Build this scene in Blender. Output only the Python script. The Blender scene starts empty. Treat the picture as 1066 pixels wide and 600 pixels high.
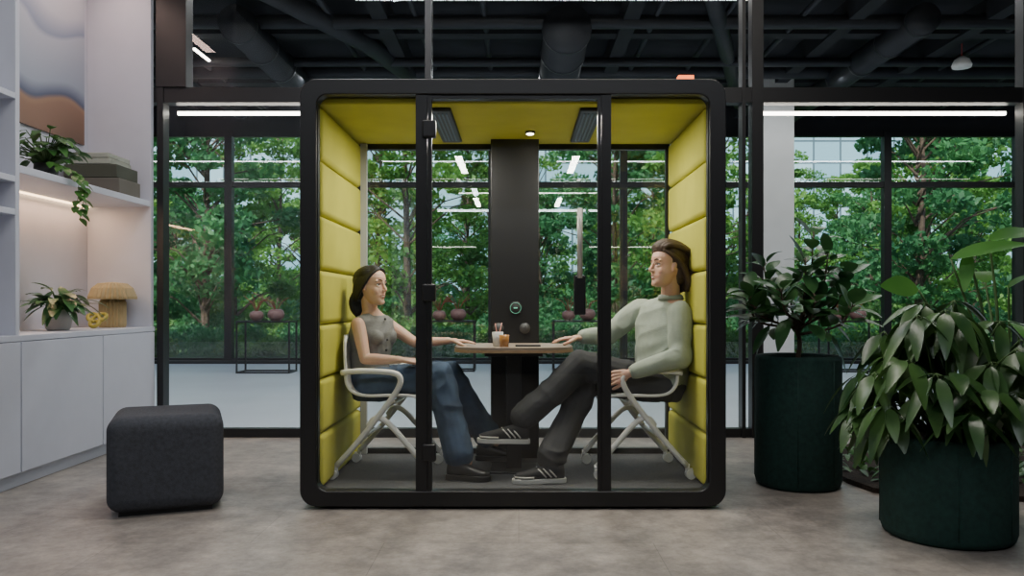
import bpy, math, random
import numpy as np
from mathutils import Vector, Matrix, noise
random.seed(7); np.random.seed(7)
V=Vector
CAMY=-4.2; CAMZ=1.07; F=840.0
def P(px,py,Y):
    s=F/(Y-CAMY)
    return V(((px-540)/s, Y, CAMZ-(py-316)/s))

# ------------------------------------------------------------ materials
def mat(name,col,rough=0.6,metal=0.0,var=0.0,vscale=8.0,bump=0.0,bscale=60.0,coat=0.0,sss=0.0,stretch=None,col2=None,spec=None):
    m=bpy.data.materials.new(name); m.use_nodes=True
    nt=m.node_tree; b=nt.nodes['Principled BSDF']
    b.inputs['Base Color'].default_value=(*col,1); b.inputs['Roughness'].default_value=rough
    b.inputs['Metallic'].default_value=metal
    if coat: b.inputs['Coat Weight'].default_value=coat
    if spec is not None: b.inputs['Specular IOR Level'].default_value=spec
    if sss:
        b.inputs['Subsurface Weight'].default_value=sss; b.inputs['Subsurface Scale'].default_value=0.01
    tc=nt.nodes.new('ShaderNodeTexCoord'); src=tc.outputs['Object']
    if stretch:
        mp=nt.nodes.new('ShaderNodeMapping'); mp.inputs['Scale'].default_value=stretch
        nt.links.new(src,mp.inputs['Vector']); src=mp.outputs['Vector']
    if var or col2:
        n=nt.nodes.new('ShaderNodeTexNoise'); n.inputs['Scale'].default_value=vscale; n.inputs['Detail'].default_value=4
        nt.links.new(src,n.inputs['Vector'])
        r=nt.nodes.new('ShaderNodeValToRGB')
        c2=col2 if col2 else tuple(min(1,c*(1+var)) for c in col)
        c1=tuple(c*(1-var) for c in col)
        r.color_ramp.elements[0].color=(*c1,1); r.color_ramp.elements[1].color=(*c2,1)
        r.color_ramp.elements[0].position=0.3; r.color_ramp.elements[1].position=0.7
        nt.links.new(n.outputs['Fac'],r.inputs['Fac']); nt.links.new(r.outputs['Color'],b.inputs['Base Color'])
    if bump:
        n2=nt.nodes.new('ShaderNodeTexNoise'); n2.inputs['Scale'].default_value=bscale; n2.inputs['Detail'].default_value=3
        nt.links.new(src,n2.inputs['Vector'])
        bp=nt.nodes.new('ShaderNodeBump'); bp.inputs['Strength'].default_value=bump; bp.inputs['Distance'].default_value=0.01
        nt.links.new(n2.outputs['Fac'],bp.inputs['Height']); nt.links.new(bp.outputs['Normal'],b.inputs['Normal'])
    return m
def emis(name,col,st):
    m=bpy.data.materials.new(name); m.use_nodes=True; nt=m.node_tree; nt.nodes.clear()
    e=nt.nodes.new('ShaderNodeEmission'); e.inputs[0].default_value=(*col,1); e.inputs[1].default_value=st
    o=nt.nodes.new('ShaderNodeOutputMaterial'); nt.links.new(e.outputs[0],o.inputs[0]); return m
def glass(name,base=0.05,tint=(0.97,0.985,0.98)):
    m=bpy.data.materials.new(name); m.use_nodes=True; nt=m.node_tree; nt.nodes.clear()
    t=nt.nodes.new('ShaderNodeBsdfTransparent'); t.inputs[0].default_value=(*tint,1)
    g=nt.nodes.new('ShaderNodeBsdfGlossy'); g.inputs['Roughness'].default_value=0.0; g.inputs[0].default_value=(1,1,1,1)
    lw=nt.nodes.new('ShaderNodeLayerWeight'); lw.inputs['Blend'].default_value=0.5
    pw=nt.nodes.new('ShaderNodeMath'); pw.operation='POWER'; pw.inputs[1].default_value=5
    ma=nt.nodes.new('ShaderNodeMath'); ma.operation='MULTIPLY_ADD'; ma.inputs[1].default_value=1-base; ma.inputs[2].default_value=base
    nt.links.new(lw.outputs['Facing'],pw.inputs[0]); nt.links.new(pw.outputs[0],ma.inputs[0])
    mx=nt.nodes.new('ShaderNodeMixShader'); o=nt.nodes.new('ShaderNodeOutputMaterial')
    nt.links.new(ma.outputs[0],mx.inputs[0]); nt.links.new(t.outputs[0],mx.inputs[1]); nt.links.new(g.outputs[0],mx.inputs[2])
    nt.links.new(mx.outputs[0],o.inputs[0]); return m
def leafmat(name,c1,c2,rough=0.4,trans=0.25,scale=3.0):
    m=mat(name,c1,rough,vscale=scale,col2=c2); nt=m.node_tree; b=nt.nodes['Principled BSDF']
    t=nt.nodes.new('ShaderNodeBsdfTranslucent'); r=[n for n in nt.nodes if n.type=='VALTORGB'][0]
    r.color_ramp.elements[0].color=(*c1,1)
    nt.links.new(r.outputs[0],t.inputs[0]); mx=nt.nodes.new('ShaderNodeMixShader'); mx.inputs[0].default_value=trans
    o=[n for n in nt.nodes if n.type=='OUTPUT_MATERIAL'][0]
    nt.links.new(b.outputs[0],mx.inputs[1]); nt.links.new(t.outputs[0],mx.inputs[2]); nt.links.new(mx.outputs[0],o.inputs[0]); return m

M={}
M['black']=mat('black_powdercoat',(0.009,0.009,0.010),0.42,bump=0.05,bscale=300)
M['blackmat']=mat('black_matte',(0.02,0.02,0.022),0.7)
M['glass']=glass('clear_glass',0.05); M['glassout']=glass('window_glass',0.09,(0.95,0.985,0.98))
M['yellow']=mat('chartreuse_fabric',(0.50,0.475,0.055),0.85,var=0.08,vscale=4,bump=0.25,bscale=350)
M['carpet']=mat('charcoal_carpet',(0.085,0.087,0.092),0.95,var=0.5,vscale=180,bump=0.5,bscale=400)
M['white']=mat('white_lacquer',(0.58,0.60,0.68),0.5,var=0.02)
M['whiteplastic']=mat('white_plastic',(0.86,0.85,0.82),0.4)
M['grey_fab']=mat('anthracite_felt',(0.055,0.06,0.072),0.95,var=0.2,vscale=60,bump=0.4,bscale=300)
M['green_fab']=mat('dark_green_fabric',(0.008,0.04,0.032),0.85,var=0.25,vscale=40,bump=0.4,bscale=300)
M['wood']=mat('oak_edge',(0.42,0.27,0.15),0.5,var=0.25,vscale=20,stretch=(1,8,8))
M['tabletop']=mat('table_laminate',(0.30,0.24,0.19),0.45,var=0.1)
M['soil']=mat('potting_soil',(0.03,0.02,0.014),1,var=0.4,vscale=50,bump=1,bscale=80)
M['bark']=mat('bark',(0.10,0.07,0.05),0.9,var=0.4,vscale=12,bump=0.6,bscale=30)
M['fig']=leafmat('rubber_fig_leaf',(0.018,0.075,0.03),(0.08,0.20,0.06),0.3,0.15,6)
M['umbr']=leafmat('umbrella_leaf',(0.014,0.050,0.018),(0.075,0.16,0.04),0.3,0.15,5)
M['paddle']=leafmat('paddle_leaf',(0.05,0.18,0.03),(0.10,0.28,0.05),0.35,0.3,3)
M['pothos']=leafmat('pothos_leaf',(0.02,0.09,0.02),(0.08,0.22,0.04),0.35,0.2,8)
M['tree1']=leafmat('tree_leaf_a',(0.035,0.16,0.035),(0.22,0.46,0.07),0.55,0.45,0.6)
M['tree2']=leafmat('tree_leaf_b',(0.025,0.14,0.06),(0.12,0.36,0.11),0.55,0.45,0.6)
M['shrub']=leafmat('shrub_leaf',(0.03,0.12,0.025),(0.16,0.36,0.06),0.6,0.35,1.0)
M['grass']=mat('grass',(0.05,0.16,0.03),0.95,var=0.5,vscale=1.5)
M['stemgreen']=mat('green_stem',(0.06,0.12,0.03),0.6)
M['skin_w']=mat('skin_woman',(0.64,0.40,0.29),0.5,sss=0.15,var=0.03,vscale=20)
M['skin_m']=mat('skin_man',(0.62,0.37,0.27),0.5,sss=0.15,var=0.04,vscale=20)
M['vest']=mat('grey_knit_vest',(0.22,0.22,0.21),0.9,var=0.12,vscale=60,bump=0.5,bscale=200,stretch=(1,1,4))
M['denim']=mat('blue_denim',(0.055,0.090,0.150),0.9,var=0.35,vscale=10,bump=0.4,bscale=250)
M['sweater']=mat('sage_sweater',(0.38,0.43,0.36),0.95,var=0.06,vscale=30,bump=0.4,bscale=220)
M['rib']=mat('sage_rib',(0.34,0.39,0.33),0.95,bump=0.6,bscale=160,stretch=(3,3,0.3))
M['slacks']=mat('charcoal_trousers',(0.040,0.041,0.045),0.85,var=0.15,vscale=12,bump=0.2,bscale=200)
M['hair_b']=mat('black_hair',(0.006,0.005,0.005),0.5,bump=0.5,bscale=90,stretch=(0.3,3,0.6))
M['hair_m']=mat('brown_hair',(0.060,0.034,0.019),0.5,var=0.4,vscale=40,bump=0.6,bscale=90,stretch=(0.3,3,0.6))
M['lip']=mat('lips',(0.45,0.15,0.13),0.4); M['teeth']=mat('teeth',(0.85,0.83,0.78),0.3)
M['eye']=mat('eye_white',(0.65,0.63,0.6),0.2); M['iris']=mat('iris',(0.02,0.012,0.008),0.15)
M['leather']=mat('black_leather',(0.012,0.012,0.013),0.35)
M['solew']=mat('white_rubber',(0.6,0.59,0.55),0.6); M['sneak']=mat('sneaker_black',(0.02,0.02,0.022),0.7,bump=0.3,bscale=300)
M['conc']=mat('corridor_floor',(0.54,0.59,0.66),0.35,var=0.05,vscale=1.2)
M['ceil']=mat('dark_ceiling',(0.018,0.020,0.024),0.85,var=0.2,vscale=2)
M['duct']=mat('duct_metal',(0.028,0.031,0.037),0.55,metal=0.2,var=0.2,vscale=3)
M['led']=emis('led_line',(1.0,0.93,0.82),14); M['ledw']=emis('led_warm',(1.0,0.66,0.36),7)
M['plaster']=mat('white_plaster',(0.6,0.6,0.58),0.8,var=0.05,vscale=3)
M['darkwall']=mat('dark_wall_paint',(0.05,0.05,0.055),0.9,var=0.05,vscale=3)
M['mauve']=mat('mauve_ceramic',(0.26,0.14,0.13),0.4)
M['amber']=mat('amber_glass',(0.35,0.15,0.04),0.1,coat=0.5)

def floor_mat():
    m=bpy.data.materials.new('stone_tile'); m.use_nodes=True; nt=m.node_tree; b=nt.nodes['Principled BSDF']
    tc=nt.nodes.new('ShaderNodeTexCoord'); br=nt.nodes.new('ShaderNodeTexBrick')
    br.inputs['Scale'].default_value=1; br.inputs['Brick Width'].default_value=1.2; br.inputs['Row Height'].default_value=0.6
    br.inputs['Mortar Size'].default_value=0.002; br.inputs['Mortar Smooth'].default_value=0.4
    br.inputs['Color1'].default_value=(0.33,0.295,0.26,1); br.inputs['Color2'].default_value=(0.37,0.33,0.29,1); br.inputs['Mortar'].default_value=(0.24,0.215,0.195,1)
    nt.links.new(tc.outputs['Object'],br.inputs['Vector'])
    prev=br.outputs['Color']; last=None
    for sc,c0,c1 in ((1.6,(0.58,0.59,0.61,1),(1.25,1.24,1.22,1)),(8,(0.72,0.72,0.73,1),(1.22,1.22,1.22,1)),(40,(0.86,0.86,0.86,1),(1.1,1.1,1.1,1))):
        n=nt.nodes.new('ShaderNodeTexNoise'); n.inputs['Scale'].default_value=sc; n.inputs['Detail'].default_value=9; n.inputs['Roughness'].default_value=0.68
        nt.links.new(tc.outputs['Object'],n.inputs['Vector'])
        r=nt.nodes.new('ShaderNodeValToRGB'); r.color_ramp.elements[0].position=0.34; r.color_ramp.elements[1].position=0.68
        r.color_ramp.elements[0].color=c0; r.color_ramp.elements[1].color=c1
        nt.links.new(n.outputs['Fac'],r.inputs['Fac'])
        mx=nt.nodes.new('ShaderNodeMix'); mx.data_type='RGBA'; mx.blend_type='MULTIPLY'; mx.inputs[0].default_value=1
        nt.links.new(prev,mx.inputs[6]); nt.links.new(r.outputs['Color'],mx.inputs[7]); prev=mx.outputs[2]; last=n
    nt.links.new(prev,b.inputs['Base Color'])
    b.inputs['Roughness'].default_value=0.42
    bp=nt.nodes.new('ShaderNodeBump'); bp.inputs['Strength'].default_value=0.12; bp.inputs['Distance'].default_value=0.01
    nt.links.new(last.outputs['Fac'],bp.inputs['Height']); nt.links.new(bp.outputs['Normal'],b.inputs['Normal']); return m
M['floor']=floor_mat()
def facade_mat():
    m=bpy.data.materials.new('glass_facade'); m.use_nodes=True; nt=m.node_tree; b=nt.nodes['Principled BSDF']
    tc=nt.nodes.new('ShaderNodeTexCoord'); mp=nt.nodes.new('ShaderNodeMapping'); mp.inputs['Rotation'].default_value=(math.radians(90),0,0)
    br=nt.nodes.new('ShaderNodeTexBrick'); br.offset=0
    br.inputs['Scale'].default_value=1; br.inputs['Brick Width'].default_value=2.2; br.inputs['Row Height'].default_value=1.8
    br.inputs['Mortar Size'].default_value=0.08; br.inputs['Color1'].default_value=(0.26,0.48,0.60,1); br.inputs['Color2'].default_value=(0.44,0.66,0.75,1); br.inputs['Mortar'].default_value=(0.10,0.15,0.18,1)
    nt.links.new(tc.outputs['Object'],mp.inputs[0]); nt.links.new(mp.outputs[0],br.inputs['Vector']); nt.links.new(br.outputs['Color'],b.inputs['Base Color'])
    b.inputs['Roughness'].default_value=0.25; return m
M['facade']=facade_mat()
def art_mat():
    m=bpy.data.materials.new('abstract_print'); m.use_nodes=True; nt=m.node_tree; b=nt.nodes['Principled BSDF']
    tc=nt.nodes.new('ShaderNodeTexCoord'); sp=nt.nodes.new('ShaderNodeSeparateXYZ'); nt.links.new(tc.outputs['Object'],sp.inputs[0])
    n=nt.nodes.new('ShaderNodeTexNoise'); n.inputs['Scale'].default_value=0.9; n.inputs['Detail'].default_value=1; nt.links.new(tc.outputs['Object'],n.inputs[0])
    a=nt.nodes.new('ShaderNodeMath'); a.operation='MULTIPLY_ADD'; a.inputs[1].default_value=0.7; nt.links.new(n.outputs['Fac'],a.inputs[0]); nt.links.new(sp.outputs['Z'],a.inputs[2])
    mr=nt.nodes.new('ShaderNodeMapRange'); mr.inputs['From Min'].default_value=2.5; mr.inputs['From Max'].default_value=4.4; nt.links.new(a.outputs[0],mr.inputs[0])
    r=nt.nodes.new('ShaderNodeValToRGB'); e=r.color_ramp.elements
    e[0].position=0; e[0].color=(0.13,0.075,0.05,1); e[1].position=0.20; e[1].color=(0.28,0.16,0.105,1)
    for p,c in ((0.22,(0.34,0.21,0.13,1)),(0.24,(0.08,0.10,0.17,1)),(0.30,(0.34,0.39,0.48,1)),(0.5,(0.46,0.50,0.58,1)),(0.52,(0.26,0.31,0.43,1)),(0.6,(0.52,0.55,0.62,1)),(1.0,(0.58,0.60,0.66,1))):
        k=e.new(p); k.color=c
    nt.links.new(mr.outputs[0],r.inputs[0]); nt.links.new(r.outputs[0],b.inputs['Base Color']); return m
M['art']=art_mat()

# ------------------------------------------------------------ mesh builder
def basis(d,up=V((0,0,1))):
    d=V(d).normalized(); up=V(up)
    if abs(d.dot(up))>0.97: up=V((1,0,0)) if abs(d.x)<0.9 else V((0,1,0))
    u=d.cross(up).normalized(); w=u.cross(d).normalized(); return d,u,w
def catmull(pts,k=6):
    pts=[V(p) for p in pts]
    if len(pts)<3: return pts
    q=[pts[0]*2-pts[1]]+pts+[pts[-1]*2-pts[-2]]; out=[]
    for i in range(1,len(q)-2):
        for j in range(k):
            t=j/k; a,b,c,d=q[i-1],q[i],q[i+1],q[i+2]
            out.append(0.5*((2*b)+(c-a)*t+(2*a-5*b+4*c-d)*t*t+(3*b-a-3*c+d)*t**3))
    out.append(pts[-1]); return out
class MB:
    def __init__(s): s.v=[]; s.f=[]; s.m=[]
    def loft(s,rings,n=24,mi=0,cap=True,se=1.0):
        b=len(s.v)
        for c,U,W in rings:
            for k in range(n):
                a=2*math.pi*k/n; ca,sa=math.cos(a),math.sin(a)
                if se!=1.0: ca=math.copysign(abs(ca)**se,ca); sa=math.copysign(abs(sa)**se,sa)
                s.v.append(V(c)+V(U)*ca+V(W)*sa)
        R=len(rings)
        for i in range(R-1):
            for k in range(n):
                k2=(k+1)%n
                s.f.append((b+i*n+k,b+i*n+k2,b+(i+1)*n+k2,b+(i+1)*n+k)); s.m.append(mi)
        if cap:
            s.f.append(tuple(b+k for k in reversed(range(n)))); s.m.append(mi)
            s.f.append(tuple(b+(R-1)*n+k for k in range(n))); s.m.append(mi)
    def cap(s,p0,p1,r0,r1=None,n=14,mi=0,flat=1.0,up=V((0,0,1))):
        if r1 is None: r1=r0
        p0=V(p0);p1=V(p1); d=p1-p0
        if d.length<1e-6: d=V((0,0,1e-5))
        D,u,w=basis(d,up); rings=[]
        for i in range(5):
            a=math.pi/2*(1-i/4.0)*0.97; rings.append((p0-D*r0*math.sin(a),u*r0*math.cos(a),w*r0*flat*math.cos(a)))
        for i in range(5):
            a=math.pi/2*(i/4.0)*0.97; rings.append((p1+D*r1*math.sin(a),u*r1*math.cos(a),w*r1*flat*math.cos(a)))
        s.loft(rings,n,mi)
    def ell(s,c,r,M3=None,n=20,mi=0):
        c=V(c); M3=M3 or Matrix.Identity(3); rings=[]
        for i in range(11):
            a=-math.pi/2*0.985+math.pi*0.985*i/10
            rings.append((c+M3@V((0,0,r[2]*math.sin(a))),M3@V((r[0]*math.cos(a),0,0)),M3@V((0,r[1]*math.cos(a),0))))
        s.loft(rings,n,mi)
    def tube(s,pts,r,n=10,mi=0,smooth=0,cap=True):
        if smooth:
            if isinstance(r,(list,tuple)):
                L=len(pts); rr=[]
                for i in range(L-1):
                    for j in range(smooth): rr.append(r[i]+(r[i+1]-r[i])*j/smooth)
                rr.append(r[-1]); r=rr
            pts=catmull(pts,smooth)
            if isinstance(r,list) and len(r)!=len(pts): r=[r[min(i,len(r)-1)] for i in range(len(pts))]
        pts=[V(p) for p in pts]; L=len(pts); rings=[]; u=None
        for i,p in enumerate(pts):
            d=(pts[min(i+1,L-1)]-pts[max(i-1,0)])
            if d.length<1e-7: d=V((0,0,1))
            d.normalize()
            if u is None: _,u,w=basis(d)
            else:
                u=(u-d*u.dot(d)); 
                if u.length<1e-5: _,u,w=basis(d)
                u.normalize()
            w=d.cross(u)
            ri=r[i] if isinstance(r,(list,tuple)) else r
            rings.append((p,u*ri,w*ri))
        s.loft(rings,n,mi,cap)
    def box(s,a,b,mi=0):
        x0,y0,z0=a;x1,y1,z1=b; k=len(s.v)
        for p in ((x0,y0,z0),(x1,y0,z0),(x1,y1,z0),(x0,y1,z0),(x0,y0,z1),(x1,y0,z1),(x1,y1,z1),(x0,y1,z1)): s.v.append(V(p))
        for f in ((3,2,1,0),(4,5,6,7),(0,1,5,4),(1,2,6,5),(2,3,7,6),(3,0,4,7)): s.f.append(tuple(k+i for i in f)); s.m.append(mi)
    def pane(s,x0,x1,y,z0,z1,mi=0):
        k=len(s.v); s.v+=[V((x0,y,z0)),V((x1,y,z0)),V((x1,y,z1)),V((x0,y,z1))]; s.f.append((k,k+1,k+2,k+3)); s.m.append(mi)
    def leaf(s,base,d,nrm,L,W,droop=0.2,fold=0.15,mi=0,rows=7,tip=0.85):
        base=V(base); d=V(d).normalized(); side=d.cross(V(nrm))
        if side.length<1e-4: side=d.cross(V((0.3,0.9,0.1)))
        side.normalize(); nn=side.cross(d).normalized(); k=len(s.v)
        for i in range(rows):
            t=i/(rows-1); w=W*0.5*max(0.02,math.sin(math.pi*(t**tip)*0.97+0.03)**0.8)
            c=base+d*(L*t)-V((0,0,1))*(droop*L*t*t)
            s.v+= [c-side*w+nn*(fold*w), c, c+side*w+nn*(fold*w)]
        for i in range(rows-1):
            a=k+i*3
            s.f+=[(a,a+1,a+4,a+3),(a+1,a+2,a+5,a+4)]; s.m+=[mi,mi]
    def rrect(s,cx,cz,hw,hh,r,iw,ih,ir,y0,y1,mi=0,n=8):
        def loop(hw,hh,r):
            o=[]
            for qx,qz,a0 in ((1,1,0),(-1,1,90),(-1,-1,180),(1,-1,270)):
                for i in range(n+1):
                    a=math.radians(a0+90*i/n); o.append((cx+qx*(hw-r)+r*math.cos(a),cz+qz*(hh-r)+r*math.sin(a)))
            return o
        O=loop(hw,hh,r); I=loop(iw,ih,ir); N=len(O); k=len(s.v)
        for L,y in ((O,y0),(I,y0),(O,y1),(I,y1)): s.v+=[V((x,y,z)) for x,z in L]
        for i in range(N):
            j=(i+1)%N
            for q in ((i,j,N+j,N+i),(2*N+j,2*N+i,3*N+i,3*N+j),(j,i,2*N+i,2*N+j),(N+i,N+j,3*N+j,3*N+i)):
                s.f.append(tuple(k+a for a in q)); s.m.append(mi)
    def obj(s,name,mats,parent=None,smooth=True,bevel=0,seg=3,sub=0,angle=None):
        me=bpy.data.meshes.new(name); me.from_pydata([tuple(p) for p in s.v],[],s.f)
        if not isinstance(mats,(list,tuple)): mats=[mats]
        for m in mats: me.materials.append(m)
        me.polygons.foreach_set('material_index',s.m)
        me.polygons.foreach_set('use_smooth',[smooth]*len(s.f)); me.update()
        o=bpy.data.objects.new(name,me); bpy.context.scene.collection.objects.link(o)
        if bevel:
            md=o.modifiers.new('bevel','BEVEL'); md.width=bevel; md.segments=seg; md.limit_method='ANGLE'; md.harden_normals=False
        if sub:
            md=o.modifiers.new('sub','SUBSURF'); md.levels=sub; md.render_levels=sub
        if smooth and (bevel or angle):
            try: me.set_sharp_from_angle(angle=math.radians(angle or 40))
            except Exception: pass
        if parent: par(o,parent)
        return o
def par(o,e):
    o.parent=e; o.matrix_parent_inverse=Matrix.Translation(e.location).inverted() if not e.get('loc') else Matrix.Identity(4)
def empty(name,loc=(0,0,0),rot=0,local=False):
    e=bpy.data.objects.new(name,None); e.location=loc; e.rotation_euler=(0,0,rot); e.empty_display_size=0.1
    if local: e['loc']=1
    bpy.context.scene.collection.objects.link(e); return e
def box(name,a,b,m,parent=None,bevel=0,seg=2):
    q=MB(); q.box(a,b); return q.obj(name,m,parent,smooth=bool(bevel),bevel=bevel,seg=seg)
def baked(mb,name,m,parent,voxel,smooth=4,folds=None,sfac=0.5):
    o=mb.obj('tmp',m,None)
    md=o.modifiers.new('r','REMESH'); md.mode='VOXEL'; md.voxel_size=voxel; md.use_smooth_shade=True
    if smooth: s=o.modifiers.new('s','SMOOTH'); s.factor=sfac; s.iterations=smooth
    bpy.context.view_layer.update(); dg=bpy.context.evaluated_depsgraph_get()
    me=bpy.data.meshes.new_from_object(o.evaluated_get(dg)); me.name=name
    bpy.data.objects.remove(o)
    if folds:
        amp,ax=folds; R=Matrix.Rotation(math.radians(25),3,'Y')
        nr=[v.normal.copy() for v in me.vertices]
        for v,n in zip(me.vertices,nr):
            c=R@v.co; w=noise.noise(c*5)*0.6
            p=V((c.x*ax[0]+w,c.y*ax[1]+w,c.z*ax[2]+w))
            k=(1-abs(noise.noise(p))*2.2); g=0.5+0.5*noise.noise(c*4+V((3,1,7)))*1.6
            v.co+=n*(amp*k*max(0.15,g))
        me.update()
    me.materials.clear(); me.materials.append(m)
    me.polygons.foreach_set('use_smooth',[True]*len(me.polygons))
    r=bpy.data.objects.new(name,me); bpy.context.scene.collection.objects.link(r); par(r,parent); return r

# ------------------------------------------------------------ room shell
WY=2.26; OY=10.3; H=4.6
box('floor',(-6,-8,-0.1),(7,2.3,0),M['floor'])
box('floor_corridor',(-14,2.3,-0.1),(16,OY+0.1,0),M['conc'])
box('ceiling',(-14,-8,H),(16,OY+0.15,H+0.15),M['ceil'])
box('wall_left',(-3.55,-8,0),(-3.42,2.3,H),M['plaster'])
box('wall_back',(-6,-8.1,0),(7,-8,H),M['darkwall'])
box('wall_right',(6.9,-8,0),(7,2.3,H),M['darkwall'])
box('wall_front_left',(-14,2.2,0),(-3.55,2.3,H),M['darkwall'])
box('wall_front_right',(7,2.2,0),(16,2.3,H),M['darkwall'])
box('wall_corridor_left',(-14.1,2.3,0),(-14,OY,H),M['darkwall'])
box('wall_corridor_right',(16,2.3,0),(16.1,OY,H),M['darkwall'])
box('wall_lintel',(-14,OY-0.05,4.15),(16,OY+0.1,H),M['blackmat'])
q=MB()
q.box((-3.4,WY-0.04,2.67),(6.9,WY+0.06,2.79))
q.box((-2.88,WY-0.03,0.0),(6.9,WY+0.05,0.07))
q.box((-2.88,WY-0.06,2.79),(-2.64,WY+0.08,H))
for x,w,z0 in ((-2.85,0.05,0),(1.90,0.09,0),(1.79,0.03,0),(4.05,0.08,0),(-0.72,0.05,2.79)):
    q.box((x-w/2,WY-0.05,z0),(x+w/2,WY+0.06,H))
q.obj('window_1_frame',M['black'],smooth=False)
q=MB(); q.pane(-2.86,6.88,WY+.005,0.07,2.67); q.obj('window_1',M['glass'],smooth=False)
q=MB(); q.pane(-2.64,6.88,WY+.005,2.79,H); q.obj('window_2',M['glass'],smooth=False)
q=MB()
x=-5.2-2.36*3
while x<15.5:
    q.box((x-0.065,OY-0.08,0),(x+0.065,OY+0.06,4.15)); x+=2.36
q.box((-14,OY-0.06,3.15),(16,OY+0.05,3.25)); q.box((-14,OY-0.06,0),(16,OY+0.05,0.09)); q.box((-14,OY-0.06,4.06),(16,OY+0.05,4.15))
q.obj('window_3_frame',M['black'],smooth=False)
q=MB(); q.pane(-14,16,OY,0.05,4.1); q.obj('window_3',M['glassout'],smooth=False)
box('trim_1',(-14,OY-0.25,0),(16,OY-0.1,0.05),M['black'])
box('structural_column',(3.63,7.8,0),(4.1,8.25,H),M['plaster'],bevel=0.01)
e=empty('ceiling_ducts',(0,6,4.2))
q=MB()
for X,r,z in ((-3.2,0.20,4.25),(0.55,0.27,4.2),(4.6,0.17,4.3)):
    q.tube([(X,4.9,z),(X,9.8,z)],r,n=20)
    for k in range(6): q.tube([(X,5.0+k*0.8,z),(X,5.05+k*0.8,z)],r+0.015,n=20)
for Y,z,r in ((4.2,4.3,0.05),(5.2,4.35,0.08),(6.6,4.3,0.06),(7.4,4.4,0.10),(8.8,4.35,0.08)):
    q.tube([(-10,Y,z),(12,Y,z)],r,n=10)
for X in (-5.6,-4.4,-2.2,-1.2,-0.4,1.6,2.4,3.3,6,7.2):
    q.tube([(X,2.8,4.42),(X,9.9,4.42)],0.035,n=8)
q.tube([(1.9,3.9,4.35),(2.6,6.0,4.35),(3.6,9.0,4.35)],0.10,n=12)
q.tube([(-2.8,3.9,4.35),(-1.9,6.0,4.35),(-1.2,9.0,4.35)],0.12,n=12)
q.obj('duct_run',M['duct'],e)
q=MB()
for X in (-7,-4.9,-1.6,1.3,3.9,5.5,8): q.box((X-0.09,2.6,4.35),(X+0.09,10.1,4.6))
for Y in (5.8,8.0): q.box((-12,Y-0.1,4.38),(14,Y+0.1,4.6))
q.obj('joists',M['ceil'],e,smooth=False)
q=MB(); q.box((-2.8,WY+0.16,2.62),(-1.2,WY+0.19,2.645)); q.box((1.95,WY+0.16,2.62),(4.0,WY+0.19,2.645)); 
q.box((-8,3.3,4.38),(12,3.35,4.41)); q.box((-4.12,6.0,4.28),(-4.09,6.5,4.3))
q.obj('linear_lamp',M['led'],smooth=False)
for i,X in enumerate((-1.55,1.55)):
    q=MB(); q.box((X-0.03,2.5,4.25),(X+0.03,4.2,4.28)); q.box((X-0.035,2.5,4.28),(X+0.035,4.2,4.31),1)
    for Y in (2.6,4.0): q.box((X-0.004,Y,4.31),(X+0.004,Y+0.008,4.6),1)
    q.obj('linear_pendant_lamp' if i==0 else 'linear_pendant_lamp.001',[M['led'],M['black']],smooth=False)
e=empty('ceiling_speaker',(5.6,6.0,4.1))
q=MB(); q.loft([(V((5.6,6.0,z)),V((r,0,0)),V((0,r,0))) for r,z in ((.11,4.05),(.12,4.08),(.09,4.15),(.03,4.19))],24); q.obj('dome',M['whiteplastic'],e)
q=MB(); q.tube([(5.6,6.0,4.18),(5.6,6.0,4.6)],.008,n=8); q.obj('rod',mat('red_rod',(.35,.05,.05),.5),e)

# ------------------------------------------------------------ shelving unit (left)
e=empty('built_in_bookcase',(-3.15,1,0))
FX=-2.9; BX=-3.4
q=MB()
q.box((BX,-4,0.08),(FX,2.2,0.85)); q.box((BX,-4,0.85),(FX+0.015,2.2,0.885))
q.box((BX-0.02,-4,0.885),(BX,2.2,H)); 
q.box((BX,2.16,0.885),(FX,2.21,H)); q.box((BX,0.45,0.885),(FX,0.49,H))
q.box((BX,0.49,1.83),(FX,2.16,1.875))
for z in (1.58,1.77,2.25): q.box((BX,-1.5,z),(FX,0.45,z+0.035))
q.box((BX,-4,0),(FX-0.03,2.2,0.08))
q.obj('carcass',M['white'],e,smooth=True,bevel=0.003,seg=2)
q=MB()
for y0,y1 in ((-1.3,-0.41),(-0.405,0.475),(0.48,1.395),(1.4,2.19)): q.box((FX,y0+0.004,0.09),(FX+0.018,y1-0.004,0.845))
q.obj('cabinet_doors',M['white'],e,bevel=0.003)
q=MB(); q.box((BX+0.01,0.52,1.82),(BX+0.03,2.14,1.83)); q.obj('shelf_light_strip',M['ledw'],e,smooth=False)
q=MB(); q.box((BX+0.002,0.56,2.3),(BX+0.02,2.08,4.2)); q.obj('abstract_artwork',M['art'],smooth=False)
e=empty('stack_of_books',(-3.12,1.9,1.88))
mb1=mat('book_taupe',(0.12,0.11,0.09),0.7); mb2=mat('book_dark_olive',(0.06,0.065,0.045),0.7); mb3=mat('book_pale',(0.34,0.36,0.30),0.7,bump=0.3,bscale=100)
z=1.876
for nm,x0,x1,hh,mm in (('book_1',-3.37,-2.93,0.12,mb1),('book_2',-3.34,-2.95,0.10,mb2),('book_3',-3.30,-3.0,0.045,mb3),('book_4',-3.29,-3.01,0.04,mb3)):
    box(nm,(x0,1.72,z),(x1,2.05,z+hh-0.002),mm,e,bevel=0.006); z+=hh
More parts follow.
